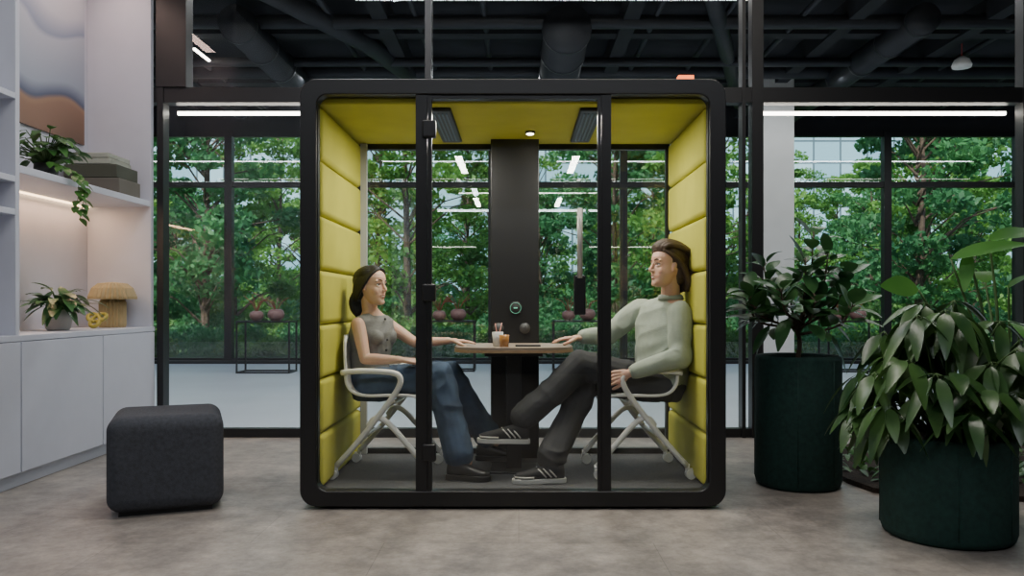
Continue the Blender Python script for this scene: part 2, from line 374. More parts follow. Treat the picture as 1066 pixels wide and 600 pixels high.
def pleat(q,c,prof,n=48,amp=0.06,mi=0):
    k=len(q.v); N=n*2
    for r,z in prof:
        for i in range(N):
            a=2*math.pi*i/N; rr=r*(1+(amp if i%2 else -amp)); q.v.append(V((c[0]+rr*math.cos(a),c[1]+rr*math.sin(a),c[2]+z)))
    for j in range(len(prof)-1):
        for i in range(N):
            i2=(i+1)%N; q.f.append((k+j*N+i,k+j*N+i2,k+(j+1)*N+i2,k+(j+1)*N+i)); q.m.append(mi)
    q.f.append(tuple(k+i for i in reversed(range(N)))); q.m.append(mi)
    q.f.append(tuple(k+(len(prof)-1)*N+i for i in range(N))); q.m.append(mi)
q=MB(); lc=(-3.11,1.98,0.887)
pleat(q,lc,[(0.085,0),(0.09,0.02),(0.09,0.19),(0.07,0.225)],22,0.07)
pleat(q,lc,[(0.165,0.215),(0.165,0.235),(0.14,0.30),(0.10,0.335),(0.03,0.345)],30,0.04)
q.obj('pleated_table_lamp',mat('lamp_ochre',(0.36,0.28,0.14),0.6),smooth=False)
q=MB(); pts=[]
for i in range(61):
    a=2*math.pi*i/60; pts.append((-3.1+0.035*(math.sin(a)+2*math.sin(2*a))*0.7,1.72+0.035*(math.cos(a)-2*math.cos(2*a))*0.4,0.947+0.03*(math.cos(a)-2*math.cos(2*a))*0.6))
zm=min(p[2] for p in pts); pts=[(p[0],p[1],p[2]-zm+0.887+0.014) for p in pts]
q.tube(pts,0.014,n=10); q.obj('knot_ornament',mat('olive_gold',(0.35,0.30,0.04),0.35))

# ------------------------------------------------------------ booth
BXC=-0.03; e=empty('office_meeting_booth',(BXC,0.6,0)); booth=e
q=MB(); q.rrect(BXC,1.125,1.105,1.11,0.085,1.078,1.06,0.04,0.0,1.2); q.obj('shell',M['black'],e,angle=35)
q=MB(); q.rrect(BXC,1.125,1.105,1.11,0.085,1.02,1.03,0.06,-0.02,0.06); q.obj('front_rim',M['black'],e,bevel=0.006)
q=MB()
for x,y in ((-1,0.1),(0.94,0.1),(-1,1.05),(0.94,1.05)): q.box((x-0.04,y,0),(x+0.04,y+0.08,0.02))
q.obj('booth_feet',M['black'],e,smooth=False)
box('booth_floor',(-1.105,0.05,0.06),(1.045,1.18,0.075),M['carpet'],e)
box('ceiling_panel',(-1.105,0.07,2.125),(1.045,1.17,2.16),M['yellow'],e,bevel=0.01)
q=MB()
for x0,x1 in ((-1.108,-1.04),(0.985,1.048)):
    for k in range(7):
        z0=0.085+k*0.291; q.box((x0,0.075,z0),(x1,1.14,z0+0.287))
o=q.obj('wall_cushions',M['yellow'],e,bevel=0.03,seg=5)
q=MB()
q.box((-0.535,-0.01,0.06),(-0.475,0.06,2.19)); q.box((0.43,-0.01,0.06),(0.48,0.06,2.19))
q.box((-0.475,-0.005,2.135),(0.43,0.05,2.17)); q.box((-0.475,-0.005,0.06),(0.43,0.05,0.085))
q.box((-0.472,-0.015,0.085),(-0.452,0.02,2.135)); q.box((0.41,-0.015,0.085),(0.428,0.02,2.135))
q.box((-1.06,0.0,0.07),(-1.045,0.04,2.15)); q.box((0.985,0.0,0.07),(1.0,0.04,2.15))
q.obj('door_frame',M['black'],e,smooth=False)
q=MB()
q.pane(-1.05,-0.535,.025,0.08,2.15); q.pane(0.48,0.99,0.025,0.08,2.15); q.pane(-0.455,0.41,0.005,0.085,2.135)
q.obj('front_glazing',M['glass'],e,smooth=False)
q=MB()
for z in (1.07+0.86,1.07+0.01,0.25): q.box((-0.50,-0.03,z),(-0.43,0.015,z+0.09))
q.box((0.285,-0.05,1.01),(0.345,-0.0,1.215))
q.obj('hinges_and_lock',M['black'],e,bevel=0.008)
q=MB(); q.tube([(0.315,-0.045,1.2),(0.315,-0.045,1.56)],0.014,n=12); q.box((0.305,-0.045,1.53),(0.325,0.0,1.55))
q.obj('door_handle',mat('brushed_handle',(0.5,0.47,0.42),0.4,metal=0.2),e)
box('service_column',(-0.18,0.98,0.07),(0.13,1.15,2.13),M['black'],e,bevel=0.005)
q=MB()
q.box((-1.05,1.14,0.07),(-1.01,1.19,2.13)); q.box((0.975,1.14,0.07),(1.0,1.19,2.13)); q.box((-1.05,1.14,2.09),(1.0,1.19,2.13)); q.box((-1.05,1.14,0.07),(1.0,1.19,0.11))
q.obj('rear_frame',M['black'],e,smooth=False)
q=MB(); q.pane(-1.05,1.0,1.165,0.1,2.1); q.obj('rear_glazing',M['glass'],e,smooth=False)
q=MB(); q.box((-1.04,1.1,0.08),(-1.0,1.14,2.12)); q.obj('side_seal',mat('pale_grey_seal',(0.4,0.41,0.41),0.7),e,smooth=False)
q=MB()
for x0 in (-0.49,0.33): q.box((x0,0.14,2.105),(x0+0.125,1.0,2.128))
q.obj('ceiling_vents',M['black'],e,bevel=0.01)
q=MB()
for x0 in (-0.49,0.33):
    for k in range(4): q.box((x0+0.025+k*0.022,0.2,2.1),(x0+0.033+k*0.022,0.92,2.106))
q.obj('vent_slots',mat('vent_blue_grey',(0.10,0.13,0.18),0.4),e,smooth=False)
q=MB(); q.tube([(0.07,0.75,2.112),(0.07,0.75,2.126)],0.03,n=20); q.obj('spot_lamp_trim',M['black'],e)
q=MB(); q.tube([(0.07,0.75,2.106),(0.07,0.75,2.113)],0.022,n=20); q.obj('spot_lamp_lens',emis('spot_glow',(1,0.88,0.7),12),e)
q=MB(); q.tube([(-0.02,0.966,1.04),(-0.02,0.98,1.04)],0.043,n=28); q.obj('control_dial',M['blackmat'],e)
q=MB(); pts=[(-0.02+0.034*math.cos(a),0.963,1.04+0.034*math.sin(a)) for a in np.linspace(0,2*math.pi,33)]; q.tube(pts,0.0012,n=6)
q.box((-0.032,0.962,1.037),(-0.008,0.966,1.045)); q.obj('dial_display',emis('dial_green',(0.3,0.9,0.6),0.8),e,smooth=False)
q=MB()
for x in (-0.13,0.04): q.tube([(x,0.97,0.91),(x,0.98,0.91)],0.035,n=24)
q.obj('power_sockets',mat('socket_grey',(0.05,0.05,0.055),0.5),e)
q=MB(); q.box((0.83,-0.01,2.236),(0.91,0.04,2.256)); q.obj('occupancy_light',emis('occupied_red',(1,0.20,0.05),3),e,smooth=False)
e=empty('meeting_table',(-0.03,0.75,0.07))
def slab(q,z0,z1,grow=0):
    k=len(q.v); N=64; c=V((-0.03,0.70,0))
    for z in (z0,z1):
        for i in range(N):
            a=2*math.pi*i/N; ca,sa=math.cos(a),math.sin(a); q.v.append(V((c.x+(.352+grow)*math.copysign(abs(ca)**.55,ca),c.y+(.28+grow)*math.copysign(abs(sa)**.55,sa),z)))
    for i in range(N): j=(i+1)%N; q.f.append((k+i,k+j,k+N+j,k+N+i)); q.m.append(0)
    q.f.append(tuple(k+i for i in reversed(range(N)))); q.m.append(0); q.f.append(tuple(k+N+i for i in range(N))); q.m.append(0)
q=MB(); slab(q,.800,.815); q.obj('table_top',M['tabletop'],e,angle=40)
q=MB(); slab(q,.784,.800,.003); q.obj('table_edge',M['wood'],e,angle=40)
q=MB(); q.box((-0.075,0.60,0.075),(0.015,0.68,0.79)); q.box((-0.2,0.5,0.76),(0.14,0.9,0.784)); q.box((-0.17,0.5,0.075),(0.11,0.78,0.088)); q.obj('pedestal',M['black'],e,bevel=0.004)
def cup(name,c,r0,r1,h,m):
    q=MB(); prof=[(r0,0),(r1,h),(r1-0.003,h),(r0-0.003,0.006)]
    rings=[(V(c)+V((0,0,z)),V((r,0,0)),V((0,r,0))) for r,z in prof]; q.loft(rings,20); return q.obj(name,m)
cup('drinking_glass',(-0.125,0.6,0.815),0.027,0.034,0.085,mat('frosted_cup',(0.55,0.55,0.55),0.15,spec=0.8))
q=MB()
q.loft([(V((-0.085,0.52,0.815+z)),V((r,0,0)),V((0,r,0))) for r,z in ((0.026,0),(0.031,0.07),(0.028,0.07),(0.024,0.01))],20)
q.obj('amber_glass_cup',M['amber'])
q=MB(); q.tube([(-0.12,0.6,0.825),(-0.14,0.6,0.95)],0.003,n=6); q.tube([(-0.13,0.605,0.825),(-0.10,0.61,0.955)],0.003,n=6); q.obj('drinking_straws',mat('straw_pink',(0.6,0.25,0.2),0.5))
box('smartphone',(-0.02,0.55,0.8155),(0.13,0.62,0.824),M['blackmat'],bevel=0.003)

# ------------------------------------------------------------ chairs
def chair(name,loc,rot):
    e=empty(name,loc,rot,local=True)
    prof=catmull([(-0.265,0,0.81),(-0.255,0,0.72),(-0.235,0,0.60),(-0.215,0,0.52),(-0.16,0,0.463),(-0.08,0,0.445),(0.06,0,0.448),(0.17,0,0.445),(0.215,0,0.425)],5)
    q=MB(); nv=13; L=len(prof)
    for i,p in enumerate(prof):
        t=i/(L-1)
        for j in range(nv):
            v=-1+2*j/(nv-1); w=0.235*(0.93+0.07*math.sin(math.pi*min(1,t*1.2)))*(0.86 if i in(0,L-1) else 0.95 if i in(1,L-2) else 1)
            back=max(0,1-t*2.1)
            q.v.append(V((p.x+0.05*back*v*v,w*v,p.z+0.018*(1-back)*v*v)))
    for i in range(L-1):
        for j in range(nv-1):
            a=i*nv+j; q.f.append((a,a+1,a+nv+1,a+nv)); q.m.append(0)
    o=q.obj('seat_shell',M['whiteplastic'],e); md=o.modifiers.new('s','SOLIDIFY'); md.thickness=0.016; md.offset=-1
    q=MB(); c=MB(); tr=MB(); R=0.0165
    for s in (-1,1):
        y=0.24*s
        q.tube([(-0.225,y,0.60),(-0.12,y*1.04,0.612),(0.06,y*1.04,0.605),(0.115,y*1.04,0.575),(0.10,y*1.04,0.51),(0.02,y*1.04,0.395),(-0.12,y*1.04,0.22),(-0.25,y*1.04,0.075)],R,n=10,smooth=5)
        q.tube([(-0.07,y*0.98,0.30),(-0.03,y*0.98,0.345),(0.04,y*0.98,0.32),(0.16,y*0.98,0.19),(0.26,y*0.98,0.075)],R,n=10,smooth=5)
        q.tube([(0.06,y*1.0,0.44),(0.07,y*0.9,0.435)],0.012)
        for x,yy in ((-0.255,y*1.04),(0.265,y*0.98)):
            for k in (-1,1):
                c.tube([(x-0.015,yy+k*0.006,0.028),(x-0.015,yy+k*0.022,0.028)],0.028,n=18)
            tr.tube([(x,yy,0.05),(x,yy,0.085)],0.012,n=10)
            tr.box((x-0.028,yy-0.005,0.03),(x+0.012,yy+0.005,0.062))
    q.tube([(0.03,-0.24,0.41),(0.03,0.24,0.41)],0.012); q.tube([(-0.12,-0.235,0.225),(-0.12,0.235,0.225)],0.010)
    q.tube([(0.03,-0.1,0.41),(0.03,-0.1,0.44)],0.012);q.tube([(0.03,0.1,0.41),(0.03,0.1,0.44)],0.012)
    q.obj('frame',M['whiteplastic'],e); c.obj('casters',M['whiteplastic'],e,angle=40); tr.obj('caster_forks',M['whiteplastic'],e)
    return e
chair('office_chair',(-0.765,0.60,0.075),math.radians(-4))
chair('office_chair.001',(0.685,0.60,0.075),math.radians(184))

# ------------------------------------------------------------ people
def hand(q,w,d,nrm,thumb,sc=1.0,curl=0.35):
    w=V(w); d=V(d).normalized(); nrm=V(nrm); side=d.cross(nrm).normalized(); nrm=side.cross(d).normalized()
    q.cap(w-d*0.02*sc,w+d*0.02*sc,0.023*sc,0.026*sc,flat=0.7,up=nrm)
    Ls=[0.068,0.076,0.070,0.055]
    for i in range(4):
        off=(1.5-i)*0.0200*thumb*sc
        kn=w+d*(0.085-0.006*abs(i-1.2))*sc+side*off
        q.cap(w+d*0.015*sc+side*off*0.6,kn,0.013*sc,0.0108*sc)
        dd=(d+side*(1.5-i)*0.035*thumb).normalized(); p=kn; r=0.0086*sc
        for k,f in enumerate((0.45,0.31,0.24)):
            ang=curl*(0.6+0.5*k)*(1+0.12*i); dd=(dd*math.cos(ang)-nrm*math.sin(ang)).normalized()
            p2=p+dd*Ls[i]*f*sc; q.cap(p,p2,r,r*0.9,n=10); p=p2; r*=0.9
    t0=w+d*0.018*sc+side*0.020*thumb*sc; t1=t0+(d*0.75+side*0.55*thumb-nrm*0.3).normalized()*0.042*sc
    t2=t1+(d*0.9+side*0.25*thumb-nrm*0.3).normalized()*0.03*sc; t3=t2+(d*0.95+side*0.05*thumb-nrm*0.3).normalized()*0.024*sc
    q.cap(t0,t1,0.0135*sc,0.0105*sc); q.cap(t1,t2,0.0105*sc,0.0095*sc); q.cap(t2,t3,0.0095*sc,0.008*sc)
def rings(lst):
    o=[]
    for c,a,b,ang in lst:
        A=math.radians(ang); Fw=V((math.cos(A),math.sin(A),0)); U=V((-math.sin(A),math.cos(A),0)); o.append((V(c),U*a,Fw*b))
    return o
def headmat(c,fwd,roll=0,scale=1.0):
    f=V(fwd).normalized(); y=V((0,0,1)).cross(f).normalized(); z=f.cross(y)
    m=Matrix((f,y,z)).transposed(); m=m@Matrix.Rotation(math.radians(roll),3,'X'); return V(c),m,scale
HEAD=[(-.117,.068,.030,.012),(-.110,.080,.004,.028),(-.095,.085,-.018,.040),(-.078,.082,-.035,.048),(-.062,.086,-.050,.054),(-.046,.084,-.066,.060),(-.025,.085,-.080,.066),(0,.080,-.095,.069),(.020,.088,-.103,.071),(.045,.089,-.106,.074),(.07,.080,-.103,.073),(.09,.063,-.092,.064),(.105,.036,-.070,.047),(.115,.0,-.040,.020)]
def head(q,H_,male):
    c,m,s=H_; T=lambda p:c+m@(V(p)*s)
    def E(p,r): q.ell(T(p),[k*s for k in r],m,n=24)
    def C(a,b,r0,r1=None): q.cap(T(a),T(b),r0*s,(r1 or r0)*s)
    rg=[]
    for z,f,b,hw in HEAD:
        jw=(1.08 if male else 0.94) if z<-.04 else 1
        rg.append((T(((f+b)/2,0,z)),m@V((((f-b)/2)*s,0,0)),m@V((0,hw*jw*s,0))))
    q.loft(rg,36,se=0.93)
    br=.0105 if male else .009
    q.cap(T((.083,0,.014)),T((.103,0,-.028)),.0065*s,br*s); C((.094,-.008,-.033),(.094,.008,-.033),.0075 if not male else .009)
    for k in (-1,1):
        E((.046,.033*k,-.032),(.029,.024,.034)); E((-.006,.071*k,-.008),(.014,.006,.026)); E((-.009,.076*k,.002),(.011,.005,.017)); E((-.002,.073*k,-.028),(.008,.005,.009))
        q.tube([T((.079,.014*k,.004)),T((.0775,.024*k,.0125)),T((.072,.038*k,.0125)),T((.063,.048*k,.004))],.0042*s,n=8,smooth=3)
        q.tube([T((.078,.016*k,-.003)),T((.076,.029*k,-.0095)),T((.066,.045*k,-.004))],.0036*s,n=8,smooth=3)
        C((.081,.016*k,.024),(.070,.046*k,.024),.0065)
    C((.081,-.016,-.060),(.081,.016,-.060),.0068); C((.080,-.012,-.071),(.080,.012,-.071),.0065); C((.071,-.009,-.101),(.071,.009,-.101),.015)
def face_bits(H_,parent,hm,smile,male):
    c,m,s=H_; T=lambda p:c+m@(V(p)*s)
    q=MB()
    for k in (-1,1): q.ell(T((0.0655,0.031*k,0.002)),[0.0120*s]*3,m,n=16)
    q.obj('eyes',M['eye'],parent)
    q=MB()
    for k in (-1,1): q.ell(T((0.0745,0.0315*k,0.002)),[0.0042*s,0.0056*s,0.0056*s],m,n=12)
    q.obj('irises',M['iris'],parent)
    q=MB()
    for k in (-1,1):
        q.tube([T((0.0885,0.014*k,0.026)),T((0.0845,0.029*k,0.031)),T((0.073,0.046*k,0.026))],[0.0032*s,0.0034*s,0.0018*s],n=8,smooth=4)
        q.tube([T((0.0815,0.017*k,0.006)),T((0.0805,0.029*k,0.0105)),T((0.069,0.045*k,0.006))],0.0018*s,n=6,smooth=4)
    q.obj('eyebrows',hm,parent)
    up=0.009 if smile else 0.003
    q=MB()
    q.tube([T((0.073,-0.028,-0.062+up)),T((0.0865,-0.010,-0.0595)),T((0.0885,0,-0.0605)),T((0.0865,0.010,-0.0595)),T((0.073,0.028,-0.062+up))],[0.0012*s,0.0034*s,0.0032*s,0.0034*s,0.0012*s],n=8,smooth=4)
    q.tube([T((0.072,-0.026,-0.064+up)),T((0.084,-0.010,-0.0725)),T((0.0865,0,-0.0740)),T((0.084,0.010,-0.0725)),T((0.072,0.026,-0.064+up))],[0.0012*s,0.0036*s,0.0042*s,0.0036*s,0.0012*s],n=8,smooth=4)
    q.obj('lips',M['lip'],parent)
    if smile:
        q=MB(); q.tube([T((0.076,-0.020,-0.0605)),T((0.0865,0,-0.0668)),T((0.076,0.020,-0.0605))],0.0042*s,n=8,smooth=5); q.obj('teeth',M['teeth'],parent)
def hair(Hd,name,m,parent,male):
    c,mm,s=Hd; T=lambda p:c+mm@(V(p)*s); q=MB()
    E=lambda p,r:q.ell(T(p),[k*s for k in r],mm,n=24)
    rr=random.Random(3)
    E((-0.014,0,0.066),(0.080,0.082,0.062))
    if male:
        E((-0.036,0,0.044),(0.092,0.084,0.092)); E((-0.066,0,-0.020),(0.055,0.074,0.082))
        for i in range(30):
            t=-1+2*i/29; y0=0.056*t; j=rr.uniform(-.008,.008)
            q.tube([T((0.076-0.024*t*t,y0*0.85,0.080-0.008*t*t)),T((0.068-0.02*t*t,y0*1.05+j,0.120-0.020*t*t)),T((0.01,y0*1.35,0.145-0.034*t*t)),T((-0.07,y0*1.5,0.124-0.034*t*t+j)),T((-0.124,y0*1.4,0.050+j)),T((-0.122,y0*1.3,-0.035+j)),T((-0.112,y0*1.25,-0.095+j)),T((-0.126,y0*1.1,-0.125+j))],[.007*s,.012*s,.015*s,.016*s,.016*s,.015*s,.012*s,.003*s],n=8,smooth=4)
        for k in (-1,1):
            for i in range(8):
                j=rr.uniform(-.005,.005)
                q.tube([T((0.060-0.012*i,0.058*k,0.082-0.004*i)),T((0.020-0.012*i,0.079*k,0.060-0.008*i)),T((-0.030-0.008*i,0.086*k,0.018-0.010*i)),T((-0.066-.005*i,0.080*k+j,-0.045-0.007*i)),T((-0.092,0.064*k+j,-0.092-0.005*i))],[.008*s,.012*s,.013*s,.012*s,.004*s],n=8,smooth=4)
    else:
        E((-0.032,0,0.038),(0.094,0.084,0.086)); E((-0.060,0,-0.010),(0.058,0.076,0.080))
        for i in range(26):
            t=-1+2*(i+.5)/26; k=1 if t>0 else -1; a=abs(t)
            q.tube([T((0.066-0.10*a,0.004*k,0.100+0.022*math.sin(3.0*a))),T((0.066-0.105*a,0.036*k,0.088+.02*math.sin(3*a))),T((0.038-0.09*a,0.071*k,0.050)),T((0.005-0.07*a,0.083*k,0.0)),T((-0.045-0.03*a,0.072*k,-0.055)),T((-0.085,0.040*k,-0.085))],[.007*s,.009*s,.010*s,.011*s,.012*s,.012*s],n=8,smooth=4)
        for i in range(12):
            t=-1+2*i/11
            q.tube([T((-0.085,0.040*t,-0.03)),T((-0.110,0.050*t,-0.09)),T((-0.102,0.048*t,-0.145)),T((-0.080,0.034*t,-0.185+rr.uniform(-.01,.01)))],[.020*s,.020*s,.016*s,.006*s],n=8,smooth=4)
    baked(q,name,m,parent,0.003,1)
def shoe(name,heel,d,up,L,parent,sneaker):
    heel=V(heel); d=V(d).normalized(); up=V(up); sd=d.cross(up).normalized(); up=sd.cross(d).normalized()
    q=MB(); st=[(0.0,0.022,0.060),(0.03,0.032,0.085),(0.12,0.036,0.092),(0.28,0.036,0.092),(0.42,0.037,0.078),(0.58,0.042,0.062),(0.75,0.045,0.050),(0.9,0.038,0.040),(1.0,0.016,0.028)]
    q.loft([(heel+d*(L*t)+up*(0.018+h/2),sd*w,up*(h/2)) for t,w,h in st],20,se=0.8)
    q.obj(name,M['sneak'] if sneaker else M['leather'],parent,sub=1)
    q=MB(); st=[(-0.03,0.018),(0.0,0.032),(0.1,0.040),(0.4,0.040),(0.7,0.050),(0.88,0.044),(1.0,0.026),(1.03,0.012)]
    h=0.026 if sneaker else 0.03
    N=len(st)
    for z in (0,h):
        for t,w in st: q.v.append(heel+d*(L*t)+sd*w+up*z)
        for t,w in reversed(st): q.v.append(heel+d*(L*t)-sd*w+up*z)
    NN=2*N
    for i in range(NN): j=(i+1)%NN; q.f.append((i,j,NN+j,NN+i)); q.m.append(0)
    q.f.append(tuple(reversed(range(NN)))); q.m.append(0); q.f.append(tuple(range(NN,2*NN))); q.m.append(0)
    q.obj(name+'_sole',M['solew'] if sneaker else M['leather'],parent,bevel=0.004)
    if sneaker:
        q=MB()
        for k in (-1,1):
            for t0,t1 in ((0.18,0.34),(0.28,0.44),(0.38,0.54)):
                q.tube([heel+d*(L*t0)+sd*k*0.039+up*0.035,heel+d*(L*(t0+t1)/2)+sd*k*0.038+up*0.06,heel+d*(L*t1)+sd*k*0.028+up*0.082],0.0045,n=6)
            q.tube([heel+d*(L*0.62)+sd*k*0.045+up*0.035,heel+d*(L*0.80)+sd*k*0.046+up*0.036,heel+d*(L*0.98)+sd*k*0.018+up*0.036],0.006,n=6)
        for t in (0.36,0.42,0.48,0.54): q.tube([heel+d*(L*t)-sd*0.02+up*(0.128-0.1*t),heel+d*(L*t)+sd*0.02+up*(0.128-0.1*t)],0.004,n=6)
        q.obj(name+'_stripes_and_laces',M['solew'],parent)

# ---- woman
W=empty('seated_woman',(-0.85,0.6,0.5))
hip=P(388,402,.62); wst=P(385,380,.62); bst=P(387,352,.62); shc=P(388,334,.62); nk=P(386,322,.61)
HW=headmat(P(387,298,.58),(1,-0.50,0.05),-3,0.98)
shN=P(373,338,.49); elN=P(380,374,.42); wrN=P(416,375,.41)
shF=P(402,337,.75); elF=P(432,357,.68); wrF=P(467,355,.66)
hpN=P(386,401,.53); knN=P(458,392,.47); anN=P(477,476,.38)
hpF=P(390,400,.71); knF=P(468,390,.74); anF=P(507,456,.93)
q=MB(); head(q,HW,False)
q.cap(HW[0]+HW[1]@V((-0.03,0,-0.05)),nk-V((0,0,0.03)),0.044,0.048)
q.loft(rings([(hip-V((0,0,.075)),.13,.10,0),(hip,.165,.12,0),(wst,.125,.095,-12),(bst-V((0,0,.03)),.135,.10,-28),(bst+V((0,0,.03)),.145,.105,-30),(shc,.14,.075,-32),(shc+V((0,0,.03)),.09,.055,-32),(nk,.045,.045,-32)]))
for a,b,c in ((shN,elN,wrN),(shF,elF,wrF)):
    m1=a.lerp(b,.45); q.cap(a,m1,.042,.038); q.cap(m1,b,.038,.031); m2=b.lerp(c,.3); q.cap(b,m2,.031,.033); q.cap(m2,c,.033,.021)
hand(q,wrN+(wrN-elN).normalized()*0.02,(1,0.1,-0.12),(0,-0.25,1),-1,0.92,0.3)
hand(q,wrF+V((0.02,0,0)),(1,-0.1,-0.03),(0,0,1),1,0.92,0.1)
for a,b,c in ((hpN,knN,anN),(hpF,knF,anF)):
    q.cap(a,b,.08,.055); q.cap(b,c,.055,.035); q.cap(c,c+V((0.05,0,-0.03)),.033,.03)
baked(q,'body',M['skin_w'],W,0.003,2)
face_bits(HW,W,M['hair_b'],True,False)
q=MB(); b=0.012
q.loft(rings([(wst-V((0,0,.045)),.15,.118,-8),(wst,.138+b*.3,.108,-12),(bst-V((0,0,.03)),.135+b,.10+b,-28),(bst+V((0,0,.03)),.147+b,.105+b,-30),(shc,.142+b,.075+b,-32),(shc+V((0,0,.028)),.098+b,.052+b,-32)]))
Fw=V((math.cos(math.radians(-30)),math.sin(math.radians(-30)),0)); Sw=V((-Fw.y,Fw.x,0))
for k in (-1,1): q.ell(bst+Fw*.075+Sw*.062*k+V((0,0,.005)),(.05,.05,.05))
q.cap(shN.lerp(shc,0.25),shc.lerp(shN,0.4),.050,.055); q.cap(shF.lerp(shc,0.25),shc.lerp(shF,0.4),.050,.055)
baked(q,'knit_vest',M['vest'],W,0.006,4,(0.006,(6,6,16)))
q=MB()
for i in range(6):
    t=i/5; p=(wst-V((0,0,.03))).lerp(shc+V((0,0,.01)),t); q.ell(p+Fw*(0.118 if t<.75 else .095),(0.007,0.007,0.007))
q.obj('vest_buttons',M['blackmat'],W)
q=MB()
q.loft(rings([(hip-V((0,0,.078)),.14,.115,0),(hip,.178,.135,0),(wst-V((0,0,.03)),.145,.115,-8)]))
for a,b_,c in ((hpN,knN,anN),(hpF,knF,anF)):
    kb=a.lerp(b_,.5)+V((0,0,0.005))
    q.cap(a,kb,.098,.09); q.cap(kb,b_,.09,.082); q.cap(b_,b_.lerp(c,.5),.082,.082)
    q.cap(b_.lerp(c,.5),c+V((0,0,.02)),.082,.084)
baked(q,'jeans',M['denim'],W,0.006,6,(0.015,(11,4,9)))
shoe('shoe_right',(-0.405,.37,.076),(1,-.25,0),(0,0,1),.25,W,False)
shoe('shoe_left',(-0.27,.93,.076),(1,-.1,0),(0,0,1),.25,W,False)
hair(HW,'hair',M['hair_b'],W,False)

# ---- man
G=empty('seated_man',(0.8,0.6,0.5))
hip=P(688,402,.60); wst=P(690,378,.60); bst=P(690,345,.60); shc=P(692,320,.59); nk=P(698,306,.55)
HM=headmat(P(694,278,.48),(-1,-0.38,0.10),4,1.04)
shN=P(708,326,.42); elN=P(708,372,.36); wrN=P(658,388,.345)
shF=P(667,322,.77); elF=P(634,348,.80); wrF=P(606,351,.70)
hpN=P(686,401,.49); knN=P(605,380,.48); anN=P(546,436,.41)
hpF=P(680,402,.70); knF=P(612,396,.66); anF=P(574,478,.32)
q=MB(); head(q,HM,True)
q.cap(HM[0]+HM[1]@V((-0.030,0,-0.055)),nk-V((0,0,0.03)),0.052,0.056)
q.loft(rings([(hip-V((0,0,.075)),.13,.10,180),(hip,.165,.12,180),(wst,.15,.105,190),(bst,.17,.11,208),(shc,.16,.08,210),(nk-V((0,0,.02)),.07,.055,210)]))
q.cap(shN,elN,.05,.04); q.cap(elN,wrN,.04,.027); q.cap(shF,elF,.05,.04); q.cap(elF,wrF,.04,.027)
hand(q,wrN+(wrN-elN).normalized()*0.025,(-1,0.15,-0.30),(0,-1,0.35),-1,1.03,0.55)
hand(q,wrF+V((-0.02,-0.01,-0.005)),(-1,-0.15,-0.04),(0,0,1),-1,1.05,0.16)
for a,b,c in ((hpN,knN,anN),(hpF,knF,anF)):
    q.cap(a,b,.08,.058); q.cap(b,c,.058,.037)
baked(q,'body',M['skin_m'],G,0.003,2)
face_bits(HM,G,M['hair_m'],True,True)
hair(HM,'hair',M['hair_m'],G,True)
q=MB()
q.loft(rings([(hip+V((0,0,.01)),.185,.145,185),(wst,.195,.15,192),(bst-V((0,0,.04)),.198,.142,202),(bst+V((0,0,.04)),.20,.135,208),(shc,.175,.10,210),(shc+V((0,0,.03)),.12,.078,210),(nk-V((0,0,.022)),.078,.066,210)]))
for a,b,c in ((shN,elN,wrN),(shF,elF,wrF)):
    q.cap(a,b,.070,.060); q.cap(b,c.lerp(b,.08),.060,.043)
baked(q,'sweater',M['sweater'],G,0.006,8,(0.016,(5,5,12)))
q=MB()
for b,c in ((elN,wrN),(elF,wrF)): d=(c-b).normalized(); q.tube([c-d*0.035,c-d*.01,c+d*0.008],[.040,.038,.034],n=18)
q.tube([nk-V((0,0,.035)),nk-V((0,0,.010)),nk-V((0,0,.004))],[.080,.070,.062],n=24)
q.obj('ribbed_cuffs_and_collar',M['rib'],G)
q=MB()
q.loft(rings([(hip-V((0,0,.078)),.14,.12,180),(hip,.18,.14,180),(hip+V((0,0,.08)),.165,.125,185)]))
for a,b_,c,r in ((hpN,knN,anN,.078),(hpF,knF,anF,.082)):
    kb=a.lerp(b_,.5)
    q.cap(a,kb,.10,.094); q.cap(kb,b_,.094,.084); q.cap(b_,b_.lerp(c,.5),.084,.08); q.cap(b_.lerp(c,.5),c+V((0,0,.015)),.08,r)
baked(q,'trousers',M['slacks'],G,0.006,6,(0.015,(10,4,10)))
shoe('sneaker_left',(0.055,.40,.272),(-1,-.12,.04),(0.05,0,1),.285,G,True)
shoe('sneaker_right',(0.255,.29,.076),(-1,-.12,0),(0,0,1),.285,G,True)

# ------------------------------------------------------------ pouf and planters
e=empty('upholstered_pouf',(-1.88,0.12,0),math.radians(22),local=True)
q=MB(); q.box((-.275,-.275,.02),(.275,.275,.50)); q.obj('cushion',M['grey_fab'],e,bevel=0.07,seg=8)
q=MB(); q.box((-.22,-.22,0),(.22,.22,.03)); q.obj('base',M['black'],e,smooth=False)
def planter(name,c,r,h):
    e=empty(name,c,0,local=True)
    q=MB(); pr=[(r*.9,0.0),(r*.97,.012),(r,.04),(r,h-.03),(r*.985,h-.008),(r*.95,h),(r*.90,h-.005),(r*.89,h-.06)]
    q.loft([(V((0,0,z)),V((a,0,0)),V((0,a,0))) for a,z in pr],64,cap=True); q.obj('pot',M['green_fab'],e)
    q=MB()
    for a in (-1.9,-1.0,0.3,1.6,2.8): q.tube([(r*1.002*math.cos(a),r*1.002*math.sin(a),.04),(r*1.002*math.cos(a),r*1.002*math.sin(a),h-.03)],0.003,n=6)
    q.obj('seams',M['green_fab'],e)
    q=MB(); q.loft([(V((0,0,h-.062)),V((r*.89,0,0)),V((0,r*.89,0))),(V((0,0,h-.035)),V((r*.87,0,0)),V((0,r*.87,0)))],32); q.obj('soil',M['soil'],e,smooth=False)
    return e
R=random.Random(11)
e=planter('potted_rubber_fig',(1.65,.57,0),.245,.765)
